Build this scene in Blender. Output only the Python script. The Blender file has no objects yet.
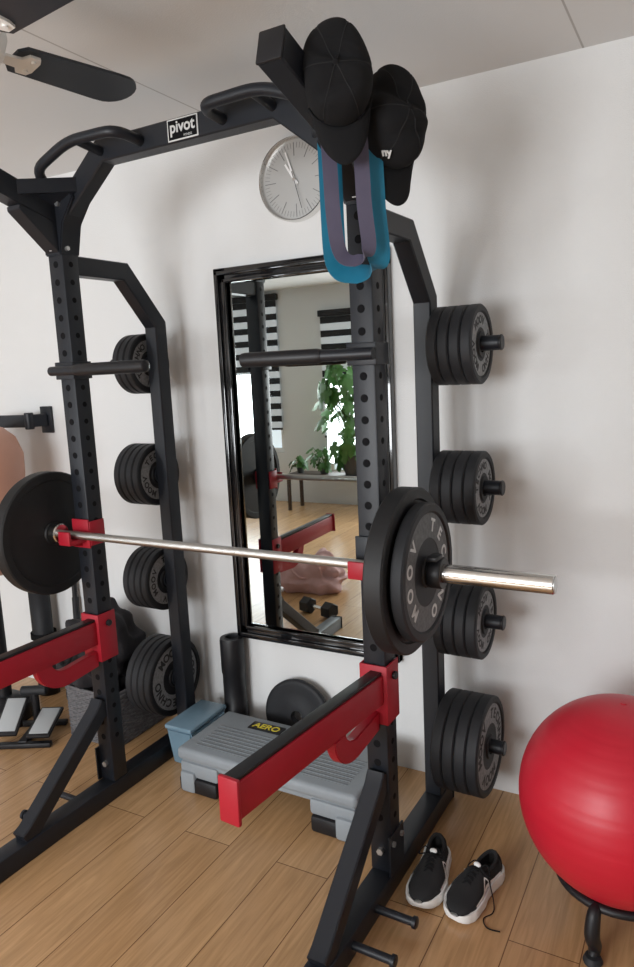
import bpy, bmesh, math, random
from mathutils import Vector, Matrix
from math import pi, sin, cos, radians, sqrt, exp
random.seed(7)
S = bpy.context.scene
C = S.collection
V = Vector

# ------------------------------------------------------------ materials
def mat(name, col, rough=0.5, metal=0.0, noise=0.0, nscale=40.0, bump=0.0, bscale=200.0, coat=0.0, emit=0.0, spec=0.5, stretch=None, sheen=0.0, trans=0.0):
    m = bpy.data.materials.new(name); m.use_nodes = True
    nt = m.node_tree; b = nt.nodes['Principled BSDF']
    b.inputs['Base Color'].default_value = (*col, 1)
    b.inputs['Roughness'].default_value = rough
    b.inputs['Metallic'].default_value = metal
    b.inputs['Coat Weight'].default_value = coat
    b.inputs['Specular IOR Level'].default_value = spec
    b.inputs['Sheen Weight'].default_value = sheen
    b.inputs['Transmission Weight'].default_value = trans
    if emit:
        b.inputs['Emission Color'].default_value = (*col, 1)
        b.inputs['Emission Strength'].default_value = emit
    tc = nt.nodes.new('ShaderNodeTexCoord')
    src = tc.outputs['Object']
    if stretch:
        mp = nt.nodes.new('ShaderNodeMapping'); mp.inputs['Scale'].default_value = stretch
        nt.links.new(src, mp.inputs['Vector']); src = mp.outputs['Vector']
    if noise > 0:
        n = nt.nodes.new('ShaderNodeTexNoise'); n.inputs['Scale'].default_value = nscale; n.inputs['Detail'].default_value = 4
        nt.links.new(src, n.inputs['Vector'])
        r = nt.nodes.new('ShaderNodeMixRGB'); r.blend_type = 'MIX'
        r.inputs[1].default_value = tuple(max(0, c*(1-noise)) for c in col)+(1,)
        r.inputs[2].default_value = tuple(min(1, c*(1+noise)) for c in col)+(1,)
        nt.links.new(n.outputs['Fac'], r.inputs[0]); nt.links.new(r.outputs[0], b.inputs['Base Color'])
    if bump > 0:
        n2 = nt.nodes.new('ShaderNodeTexNoise'); n2.inputs['Scale'].default_value = bscale; n2.inputs['Detail'].default_value = 3
        nt.links.new(src, n2.inputs['Vector'])
        bp = nt.nodes.new('ShaderNodeBump'); bp.inputs['Strength'].default_value = bump; bp.inputs['Distance'].default_value = 0.002
        nt.links.new(n2.outputs['Fac'], bp.inputs['Height']); nt.links.new(bp.outputs[0], b.inputs['Normal'])
    return m

M = {}
M['wall'] = mat('wall_plaster', (0.755, 0.762, 0.76), 0.9, noise=0.025, nscale=3, bump=0.5, bscale=260)
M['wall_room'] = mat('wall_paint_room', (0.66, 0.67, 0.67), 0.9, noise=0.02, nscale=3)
M['steel'] = mat('rack_black_steel', (0.010, 0.012, 0.017), 0.42, bump=0.15, bscale=700, noise=0.1, spec=0.4)
M['steel2'] = mat('hole_shade_logo_black', (0.002, 0.002, 0.003), 0.8, spec=0.2)  # near-black for shade painted into upright holes, also the logo plate ground
M['red'] = mat('red_powder_coat', (0.37, 0.008, 0.022), 0.48, bump=0.1, bscale=500, noise=0.08, spec=0.4)
M['black_pl'] = mat('black_plastic', (0.010, 0.010, 0.012), 0.45, spec=0.4)
M['rubber'] = mat('plate_black_rubber', (0.015, 0.016, 0.019), 0.6, bump=0.3, bscale=300, noise=0.2, spec=0.4)
M['facering'] = mat('plate_grey_face', (0.25, 0.255, 0.26), 0.6, bump=0.6, bscale=500, noise=0.7, nscale=90)
M['faceringd'] = mat('bar_plate_grey_face', (0.11, 0.115, 0.12), 0.6, bump=0.6, bscale=500, noise=0.7, nscale=90)
M['bumper'] = mat('bumper_rubber', (0.010, 0.010, 0.011), 0.55, bump=0.2, bscale=400, noise=0.15, spec=0.4)
M['letter'] = mat('plate_lettering', (0.62, 0.63, 0.63), 0.7)
M['letterd'] = mat('dark_plate_lettering', (0.03, 0.03, 0.032), 0.7)
M['chrome'] = mat('chrome', (0.75, 0.74, 0.72), 0.16, metal=1.0)
M['steel_shaft'] = mat('knurled_shaft', (0.6, 0.59, 0.57), 0.3, metal=1.0, bump=0.4, bscale=1500)
M['alu'] = mat('brushed_aluminium', (0.6, 0.6, 0.6), 0.35, metal=0.9)
M['white'] = mat('white_paint', (0.8, 0.8, 0.78), 0.5)
M['mirror'] = mat('mirror_glass', (0.66, 0.70, 0.68), 0.01, metal=1.0)
M['gloss'] = mat('gloss_black_frame', (0.008, 0.008, 0.009), 0.12, coat=0.6)
M['blue'] = mat('teal_blue_latex', (0.004, 0.16, 0.27), 0.55, noise=0.25, nscale=20, sheen=0.1)
M['purple'] = mat('grey_purple_latex', (0.085, 0.075, 0.12), 0.55, noise=0.15, nscale=20)
M['cloth'] = mat('black_cotton', (0.009, 0.009, 0.010), 0.95, bump=0.6, bscale=900, spec=0.25)
M['bagcloth'] = mat('dark_bag_fabric', (0.022, 0.020, 0.023), 0.8, noise=0.5, nscale=18, bump=1.0, bscale=60, spec=0.4)
M['ballred'] = mat('red_vinyl', (0.52, 0.010, 0.028), 0.42, bump=0.05, bscale=60, noise=0.08, nscale=5)
M['grey'] = mat('step_grey_plastic', (0.27, 0.30, 0.325), 0.55, bump=0.4, bscale=500, noise=0.06)
M['greyd'] = mat('step_dark_grey', (0.18, 0.20, 0.215), 0.6, bump=0.3, bscale=500)
M['yellow'] = mat('yellow_print', (0.75, 0.62, 0.05), 0.6)
M['bin'] = mat('translucent_blue_plastic', (0.30, 0.47, 0.60), 0.18, noise=0.25, nscale=8, trans=0.4)
M['sole'] = mat('white_foam_sole', (0.82, 0.82, 0.80), 0.6)
M['knit'] = mat('black_knit_upper', (0.010, 0.010, 0.011), 0.85, bump=0.7, bscale=700)
M['tan'] = mat('tan_leather', (0.52, 0.27, 0.19), 0.5, noise=0.08, nscale=9)
M['pink'] = mat('dusty_pink_fabric', (0.58, 0.36, 0.35), 0.85, noise=0.3, nscale=14, bump=0.8, bscale=24)
M['basket'] = mat('patterned_grey_weave', (0.13, 0.125, 0.13), 0.8, noise=0.8, nscale=70, bump=1.0, bscale=90)
M['leaf'] = mat('leaf_green', (0.05, 0.15, 0.03), 0.4, noise=0.4, nscale=8)
M['stem'] = mat('stem_green', (0.08, 0.14, 0.04), 0.6)
M['pot'] = mat('dark_pot', (0.05, 0.05, 0.05), 0.5)
M['table'] = mat('dark_stained_wood', (0.06, 0.04, 0.03), 0.5, noise=0.3, nscale=10)
M['fan'] = mat('dark_fan_blade', (0.014, 0.018, 0.026), 0.35, noise=0.15, nscale=12)
M['face'] = mat('clock_face_silver', (0.52, 0.52, 0.51), 0.38, metal=0.5)
M['hand'] = mat('clock_hand_white', (0.9, 0.9, 0.9), 0.5)
M['tick'] = mat('clock_marker_grey', (0.2, 0.2, 0.2), 0.5)
M['pane'] = mat('daylight_pane', (0.80, 0.88, 0.95), 0.5, emit=0.9)
M['blindd'] = mat('blind_dark_stripe', (0.01, 0.01, 0.012), 0.8)
M['blindw'] = mat('blind_sheer_glow_stripe', (0.6, 0.63, 0.67), 0.8, emit=0.35)  # emission stands in for daylight coming through the sheer fabric
M['screen'] = mat('pedal_grey_rubber', (0.42, 0.44, 0.45), 0.4)

def ceiling_mat():
    cc = (0.75, 0.755, 0.755, 1)
    m = mat('ceiling_board', cc[:3], 0.9, bump=0.3, bscale=220)
    nt = m.node_tree; b = nt.nodes['Principled BSDF']
    geo = nt.nodes.new('ShaderNodeNewGeometry'); sp = nt.nodes.new('ShaderNodeSeparateXYZ')
    nt.links.new(geo.outputs['Position'], sp.inputs[0])
    a = nt.nodes.new('ShaderNodeMath'); a.operation = 'ADD'; a.inputs[1].default_value = 12.5+0.383
    nt.links.new(sp.outputs['X'], a.inputs[0])
    d = nt.nodes.new('ShaderNodeMath'); d.operation = 'PINGPONG'; d.inputs[1].default_value = 0.625
    nt.links.new(a.outputs[0], d.inputs[0])
    lt = nt.nodes.new('ShaderNodeMath'); lt.operation = 'LESS_THAN'; lt.inputs[1].default_value = 0.003
    nt.links.new(d.outputs[0], lt.inputs[0])
    mx = nt.nodes.new('ShaderNodeMixRGB'); mx.inputs[1].default_value = cc; mx.inputs[2].default_value = (0.48, 0.47, 0.46, 1)
    nt.links.new(lt.outputs[0], mx.inputs[0]); nt.links.new(mx.outputs[0], b.inputs['Base Color'])
    return m
M['ceiling'] = ceiling_mat()

def floor_mat():
    m = mat('oak_laminate', (0.5, 0.3, 0.15), 0.27, coat=0.1)
    nt = m.node_tree; b = nt.nodes['Principled BSDF']; L = nt.links
    b.inputs['Coat Roughness'].default_value = 0.3
    tc = nt.nodes.new('ShaderNodeTexCoord')
    mp = nt.nodes.new('ShaderNodeMapping'); mp.inputs['Rotation'].default_value = (0, 0, pi/2); mp.inputs['Location'].default_value = (0.75, 0.07, 0)
    L.new(tc.outputs['Object'], mp.inputs['Vector'])
    br = nt.nodes.new('ShaderNodeTexBrick'); br.offset = 0.43; br.inputs['Scale'].default_value = 1
    br.inputs['Brick Width'].default_value = 2.4; br.inputs['Row Height'].default_value = 0.19
    br.inputs['Mortar Size'].default_value = 0.0016; br.inputs['Mortar Smooth'].default_value = 0.1
    br.inputs['Color1'].default_value = (0.54, 0.335, 0.17, 1); br.inputs['Color2'].default_value = (0.475, 0.285, 0.14, 1)
    br.inputs['Mortar'].default_value = (0.16, 0.08, 0.035, 1)
    L.new(mp.outputs[0], br.inputs['Vector'])
    mp2 = nt.nodes.new('ShaderNodeMapping'); mp2.inputs['Scale'].default_value = (14, 0.9, 1)
    L.new(tc.outputs['Object'], mp2.inputs['Vector'])
    n = nt.nodes.new('ShaderNodeTexNoise'); n.inputs['Scale'].default_value = 4; n.inputs['Detail'].default_value = 8; n.inputs['Distortion'].default_value = 1.2
    L.new(mp2.outputs[0], n.inputs['Vector'])
    cr = nt.nodes.new('ShaderNodeValToRGB'); cr.color_ramp.elements[0].position = 0.3; cr.color_ramp.elements[0].color = (0.80, 0.76, 0.70, 1)
    cr.color_ramp.elements[1].position = 0.7; cr.color_ramp.elements[1].color = (1.12, 1.1, 1.08, 1)
    L.new(n.outputs['Fac'], cr.inputs[0])
    mx = nt.nodes.new('ShaderNodeMixRGB'); mx.blend_type = 'MULTIPLY'; mx.inputs[0].default_value = 1
    L.new(br.outputs['Color'], mx.inputs[1]); L.new(cr.outputs[0], mx.inputs[2]); L.new(mx.outputs[0], b.inputs['Base Color'])
    bp = nt.nodes.new('ShaderNodeBump'); bp.inputs['Strength'].default_value = 0.25; bp.inputs['Distance'].default_value = 0.001; bp.invert = True
    L.new(br.outputs['Fac'], bp.inputs['Height']); L.new(bp.outputs[0], b.inputs['Normal'])
    return m
M['floor'] = floor_mat()

# ------------------------------------------------------------ mesh builder
def fillet(pts, rad, n=5):
    pts = [V(p) for p in pts]; out = [pts[0]]
    for i in range(1, len(pts)-1):
        a, p, c = pts[i-1], pts[i], pts[i+1]
        d1 = (a-p); d2 = (c-p); r = min(rad, d1.length*0.49, d2.length*0.49)
        s = p+d1.normalized()*r; e = p+d2.normalized()*r
        for k in range(n+1):
            t = k/n; out.append(s*(1-t)**2+p*2*t*(1-t)+e*t*t)
    out.append(pts[-1]); return out

def smooth_path(pts, n=6):
    P = [V(p) for p in pts]; P = [P[0]]+P+[P[-1]]; out = []
    for i in range(1, len(P)-2):
        for k in range(n):
            t = k/n
            out.append(0.5*((2*P[i])+(-P[i-1]+P[i+1])*t+(2*P[i-1]-5*P[i]+4*P[i+1]-P[i+2])*t*t+(-P[i-1]+3*P[i]-3*P[i+1]+P[i+2])*t**3))
    out.append(P[-2]); return out

class MB:
    def __init__(s): s.bm = bmesh.new()
    def _add(s, t, mi=0, Mx=None):
        bmesh.ops.recalc_face_normals(t, faces=t.faces)
        for f in t.faces: f.material_index = mi
        if Mx is not None: t.transform(Mx)
        me = bpy.data.meshes.new('tmp'); t.to_mesh(me); s.bm.from_mesh(me); bpy.data.meshes.remove(me); t.free(); return s
    def box(s, c, size, mi=0, bev=0.0, rot=None, seg=2):
        t = bmesh.new(); bmesh.ops.create_cube(t, size=1)
        bmesh.ops.scale(t, vec=V(size), verts=t.verts)
        if bev > 0: bmesh.ops.bevel(t, geom=t.edges[:], offset=bev, segments=seg, affect='EDGES', profile=0.5)
        Mx = Matrix.Translation(V(c))
        if rot is not None: Mx = Mx @ rot.to_4x4()
        return s._add(t, mi, Mx)
    def beam(s, p0, p1, w, h, side=(1, 0, 0), mi=0, bev=0.004):
        p0 = V(p0); p1 = V(p1); d = p1-p0; L = d.length; d.normalize()
        sd = V(side); sd = (sd-d*sd.dot(d)).normalized(); up = sd.cross(d)
        R = Matrix((sd, d, up)).transposed()
        return s.box((p0+p1)/2, (w, L, h), mi, bev, R)
    def cyl(s, p0, p1, r, mi=0, seg=24, r2=None, bev=0.0):
        p0 = V(p0); p1 = V(p1); d = p1-p0; L = d.length
        r2 = r if r2 is None else r2
        prof = [(0, 0), (r-bev, 0), (r, bev), (r2, L-bev), (r2-bev, L), (0, L)] if bev else [(0, 0), (r, 0), (r2, L), (0, L)]
        q = V((0, 0, 1)).rotation_difference(d.normalized())
        return s.lathe(prof, seg, mi, Matrix.Translation(p0) @ q.to_matrix().to_4x4())
    def lathe(s, prof, seg=32, mi=0, Mx=None, closed=False):
        t = bmesh.new(); rings = []
        for (r, z) in prof:
            if r < 1e-6: rings.append([t.verts.new((0, 0, z))])
            else: rings.append([t.verts.new((r*cos(2*pi*k/seg), r*sin(2*pi*k/seg), z)) for k in range(seg)])
        n = len(rings)
        for i in range(n if closed else n-1):
            a = rings[i]; b = rings[(i+1) % n]
            for k in range(seg):
                k2 = (k+1) % seg
                if len(a) == 1 and len(b) == 1: continue
                if len(a) == 1: t.faces.new((a[0], b[k], b[k2]))
                elif len(b) == 1: t.faces.new((a[k], a[k2], b[0]))
                else: t.faces.new((a[k], a[k2], b[k2], b[k]))
        return s._add(t, mi, Mx)
    def tube(s, pts, r, seg=12, mi=0, closed=False):
        pts = [V(p) for p in pts]; n = len(pts); t = bmesh.new(); rings = []; nrm = None
        for i in range(n):
            if closed: d = pts[(i+1) % n]-pts[i-1]
            else: d = pts[min(i+1, n-1)]-pts[max(i-1, 0)]
            d.normalize()
            if nrm is None:
                nrm = d.orthogonal().normalized()
            nrm = (nrm-d*nrm.dot(d)).normalized(); b = d.cross(nrm)
            rr = r[i] if isinstance(r, (list, tuple)) else r
            rings.append([t.verts.new(pts[i]+nrm*rr*cos(2*pi*k/seg)+b*rr*sin(2*pi*k/seg)) for k in range(seg)])
        for i in range(n if closed else n-1):
            a = rings[i]; b = rings[(i+1) % n]
            for k in range(seg): t.faces.new((a[k], a[(k+1) % seg], b[(k+1) % seg], b[k]))
        if not closed: t.faces.new(rings[0][::-1]); t.faces.new(rings[-1])
        return s._add(t, mi)
    def rect(s, pts, n, w, h, mi=0):
        pts = [V(p) for p in pts]; n = V(n).normalized(); t = bmesh.new(); rings = []; N = len(pts)
        for i in range(N):
            if i == 0: m = n.cross((pts[1]-pts[0]).normalized()); sc = 1
            elif i == N-1: m = n.cross((pts[-1]-pts[-2]).normalized()); sc = 1
            else:
                m1 = n.cross((pts[i]-pts[i-1]).normalized()); m2 = n.cross((pts[i+1]-pts[i]).normalized())
                m = (m1+m2).normalized(); sc = 1/max(0.3, m.dot(m1))
            c = 0.004
            ring = []
            for (u, v) in ((-w/2+c, -h/2), (w/2-c, -h/2), (w/2, -h/2+c), (w/2, h/2-c), (w/2-c, h/2), (-w/2+c, h/2), (-w/2, h/2-c), (-w/2, -h/2+c)):
                ring.append(t.verts.new(pts[i]+n*u+m*v*sc))
            rings.append(ring)
        for i in range(N-1):
            for k in range(8): t.faces.new((rings[i][k], rings[i][(k+1) % 8], rings[i+1][(k+1) % 8], rings[i+1][k]))
        t.faces.new(rings[0][::-1]); t.faces.new(rings[-1])
        return s._add(t, mi)
    def prism(s, poly, d, mi=0, Mx=None, bev=0):
        t = bmesh.new(); vs = [t.verts.new((p[0], p[1], 0)) for p in poly]
        f = t.faces.new(vs); r = bmesh.ops.extrude_face_region(t, geom=[f])
        bmesh.ops.translate(t, vec=(0, 0, d), verts=[v for v in r['geom'] if isinstance(v, bmesh.types.BMVert)])
        if bev: bmesh.ops.bevel(t, geom=t.edges[:], offset=bev, segments=2, affect='EDGES')
        return s._add(t, mi, Mx)
    def ell(s, c, rad, mi=0, nu=24, nv=14, e1=1.0, e2=1.0, fn=None, rot=None):
        t = bmesh.new(); bmesh.ops.create_uvsphere(t, u_segments=nu, v_segments=nv, radius=1)
        sg = lambda a, e: math.copysign(abs(a)**e, a)
        for v in t.verts:
            th = math.asin(max(-1, min(1, v.co.z))); ph = math.atan2(v.co.y, v.co.x)
            p = V((rad[0]*sg(cos(th), e1)*sg(cos(ph), e2), rad[1]*sg(cos(th), e1)*sg(sin(ph), e2), rad[2]*sg(sin(th), e1)))
            v.co = fn(p) if fn else p
        Mx = Matrix.Translation(V(c))
        if rot is not None: Mx = Mx @ rot.to_4x4()
        return s._add(t, mi, Mx)
    def mesh(s, me, mi=0, Mx=None):
        t = bmesh.new(); t.from_mesh(me)
        for f in t.faces: f.material_index = mi
        if Mx is not None: t.transform(Mx)
        m2 = bpy.data.meshes.new('tmp'); t.to_mesh(m2); s.bm.from_mesh(m2); bpy.data.meshes.remove(m2); t.free(); return s
    def grid(s, rows, mi=0, closeu=False):
        t = bmesh.new(); R = [[t.verts.new(p) for p in r] for r in rows]
        for i in range(len(R)-1):
            m = len(R[i])
            for k in range(m if closeu else m-1): t.faces.new((R[i][k], R[i][(k+1) % m], R[i+1][(k+1) % m], R[i+1][k]))
        return s._add(t, mi)
    def build(s, name, mats, parent=None, label=None, angle=35):
        me = bpy.data.meshes.new(name); s.bm.to_mesh(me); s.bm.free()
        if not isinstance(mats, (list, tuple)): mats = [mats]
        for m in mats: me.materials.append(m)
        me.polygons.foreach_set('use_smooth', [True]*len(me.polygons))
        me.set_sharp_from_angle(angle=radians(angle))
        o = bpy.data.objects.new(name, me); C.objects.link(o)
        if parent: o.parent = parent
        if label: o['label'] = label
        return o

def tag(o, label, cat, group=None, loc=None, rot=None):
    o['label'] = label; o['category'] = cat
    if group: o['group'] = group
    if loc is not None: o.location = loc
    if rot is not None: o.rotation_euler = rot
    return o
def thing(name, label, cat, loc=(0, 0, 0), rot=(0, 0, 0), group=None):
    o = bpy.data.objects.new(name, None); C.objects.link(o); o.empty_display_size = 0.1
    return tag(o, label, cat, group, loc, rot)
def copy_tree(o, parent=None):
    c = o.copy(); C.objects.link(c); c.parent = parent
    for ch in o.children: copy_tree(ch, c)
    return c
def struct(name, mb, m, parent=None):
    o = mb.build(name, m, parent)
    o['kind'] = 'structure'
    return o

_tc = {}
def text_me(body, size, ext=0.0004, off=0.0, spacing=1.0):
    k = (body, size, ext, off)
    if k in _tc: return _tc[k]
    cu = bpy.data.curves.new('t', 'FONT'); cu.body = body; cu.size = size; cu.extrude = ext; cu.offset = off
    cu.align_x = 'CENTER'; cu.align_y = 'CENTER'; cu.space_character = spacing
    ob = bpy.data.objects.new('t', cu); C.objects.link(ob); bpy.context.view_layer.update()
    me = bpy.data.meshes.new_from_object(ob.evaluated_get(bpy.context.evaluated_depsgraph_get()))
    bpy.data.objects.remove(ob); bpy.data.curves.remove(cu); _tc[k] = me; return me
def ring_text(mb, body, radius, size, z, start, span, mi=0):
    n = len(body)
    for i, ch in enumerate(body):
        if ch == ' ': continue
        a = start-span*i/max(1, n-1)
        me = text_me(ch, size, 0.0003, size*0.035)
        mb.mesh(me, mi, Matrix.Rotation(a, 4, 'Z') @ Matrix.Translation((0, radius, z)))

# ------------------------------------------------------------ room
WY = 2.48; HC = 2.515; XL = -5.8; XR = 1.8; YB = -2.5
struct('floor', MB().box(((XL+XR)/2, (WY+YB)/2, -0.05), (XR-XL+0.3, WY-YB+0.3, 0.1)), M['floor'])
struct('ceiling', MB().box(((XL+XR)/2, (WY+YB)/2, HC+0.05), (XR-XL+0.3, WY-YB+0.3, 0.1)), M['ceiling'])
struct('wall_back', MB().box(((XL+XR)/2, WY+0.05, HC/2), (XR-XL+0.2, 0.1, HC)), M['wall'])
struct('wall_left', MB().box((XL-0.05, (WY+YB)/2, HC/2), (0.1, WY-YB, HC)), M['wall_room'])
struct('wall_right', MB().box((XR+0.05, (WY+YB)/2, HC/2), (0.1, WY-YB, HC)), M['wall_room'])
wins = [(-5.65, -4.55, 0.60, 2.40), (-3.95, -2.9, 0.35, 2.16), (-2.5, -0.7, 0.75, 2.2)]  # third window is invented, out of view, added to carry the main light
mb = MB(); xs = [XL]+[v for w in wins for v in w[:2]]+[XR]
for i in range(0, len(xs), 2): mb.box(((xs[i]+xs[i+1])/2, YB-0.05, HC/2), (xs[i+1]-xs[i], 0.1, HC))
for (a, b, z0, z1) in wins:
    mb.box(((a+b)/2, YB-0.05, z0/2), (b-a, 0.1, z0)); mb.box(((a+b)/2, YB-0.05, (z1+HC)/2), (b-a, 0.1, HC-z1))
struct('wall_front', mb, M['wall_room'])
for i, (a, b, z0, z1) in enumerate(wins):
    mb = MB(); w = 0.05
    for (cx, cz, sx, sz) in (((a+b)/2, z0+w/2, b-a, w), ((a+b)/2, z1-w/2, b-a, w), (a+w/2, (z0+z1)/2, w, z1-z0-2*w), (b-w/2, (z0+z1)/2, w, z1-z0-2*w), ((a+b)/2, (z0+z1)/2, 0.03, z1-z0-2*w)):
        mb.box((cx, YB-0.06, cz), (sx, 0.05, sz), bev=0.003)
    fr = struct('window_%d' % (i+1), mb, M['white'])
    if i < 2:
        MB().box(((a+b)/2, YB-0.075, (z0+z1)/2), (b-a-0.09, 0.004, z1-z0-0.09)).build('pane', M['pane'], fr)
        rl = thing('roller_blind', 'striped day and night blind on the %s window reflected in the mirror' % ('taller left' if i == 0 else 'right, plant-filled'), 'blind', ((a+b)/2, YB+0.03, z1+0.02), group='striped window blinds')
        MB().box((0, 0, 0.02), (b-a+0.06, 0.06, 0.07), bev=0.01).build('cassette', M['blindd'], rl)
        mb = MB(); n = 10 if i == 0 else 9; sh = 0.075
        for k in range(n*2):
            mb.box((0, 0, -0.02-sh*(k+0.5)), (b-a+0.02, 0.003, sh*0.98), mi=k % 2)
        mb.box((0, 0, -0.03-sh*n*2), (b-a+0.02, 0.02, 0.025), mi=0)
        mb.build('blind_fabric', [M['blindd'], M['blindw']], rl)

# ------------------------------------------------------------ mirror
mx0, mx1, mz0, mz1 = -1.79, -1.03, 0.455, 2.01
mr = thing('wall_mirror', 'tall rectangular wall mirror in a glossy black frame behind the rack', 'mirror', ((mx0+mx1)/2, WY, mz0))
W = mx1-mx0; H = mz1-mz0; fw = 0.06
mb = MB()
for (y, t, w0, w1) in ((-0.019, 0.036, 0, fw), (-0.026, 0.05, 0.012, 0.03), (-0.023, 0.044, 0.044, fw)):
    ww = w1-w0
    mb.box((-W/2+(w0+w1)/2, y, H/2), (ww, t, H-2*w0), bev=0.004); mb.box((W/2-(w0+w1)/2, y, H/2), (ww, t, H-2*w0), bev=0.004)
    mb.box((0, y, (w0+w1)/2), (W-2*w0, t, ww), bev=0.004); mb.box((0, y, H-(w0+w1)/2), (W-2*w0, t, ww), bev=0.004)
mb.build('frame', M['gloss'], mr)
MB().box((0, -0.018, H/2), (W-2*fw+0.01, 0.006, H-2*fw+0.01)).build('mirror_glass', M['mirror'], mr)

# ------------------------------------------------------------ clock
ck = thing('wall_clock', 'round silver wall clock with line markers above the mirror', 'clock', (-1.40, WY-0.001, 2.295), (pi/2, 0, 0))
RC = 0.15
MB().lathe([(RC-0.008, 0), (RC, 0), (RC, 0.03), (RC-0.004, 0.036), (RC-0.008, 0.03)], 64, closed=True).build('rim', M['chrome'], ck)
MB().lathe([(0, 0.0), (RC-0.008, 0.0), (RC-0.008, 0.012), (0, 0.012)], 64).build('clock_face', M['face'], ck)
mb = MB()
for k in range(60):
    a = 2*pi*k/60; big = k % 5 == 0
    r0, r1 = (0.085, 0.132) if big else (0.112, 0.132)
    mb.beam((sin(a)*r0, cos(a)*r0, 0.0126), (sin(a)*r1, cos(a)*r1, 0.0126), 0.0028 if big else 0.0012, 0.0008, side=(cos(a), -sin(a), 0), bev=0)
mb.build('hour_markers', M['tick'], ck)
def hand(name, ang, L, w, z, m, tail=0.02):
    MB().prism([(-w/2, -tail), (w/2, -tail), (w*0.35, L), (-w*0.35, L)], 0.0015, Mx=Matrix.Rotation(-ang, 4, 'Z') @ Matrix.Translation((0, 0, z))).build(name, m, ck)
hand('hour_hand', radians(327), 0.07, 0.011, 0.016, M['hand'])
hand('minute_hand', radians(342), 0.105, 0.008, 0.019, M['hand'])
hand('second_hand', radians(165), 0.11, 0.002, 0.022, M['black_pl'], 0.03)
MB().cyl((0, 0, 0.012), (0, 0, 0.025), 0.006).build('hub', M['chrome'], ck)

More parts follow.
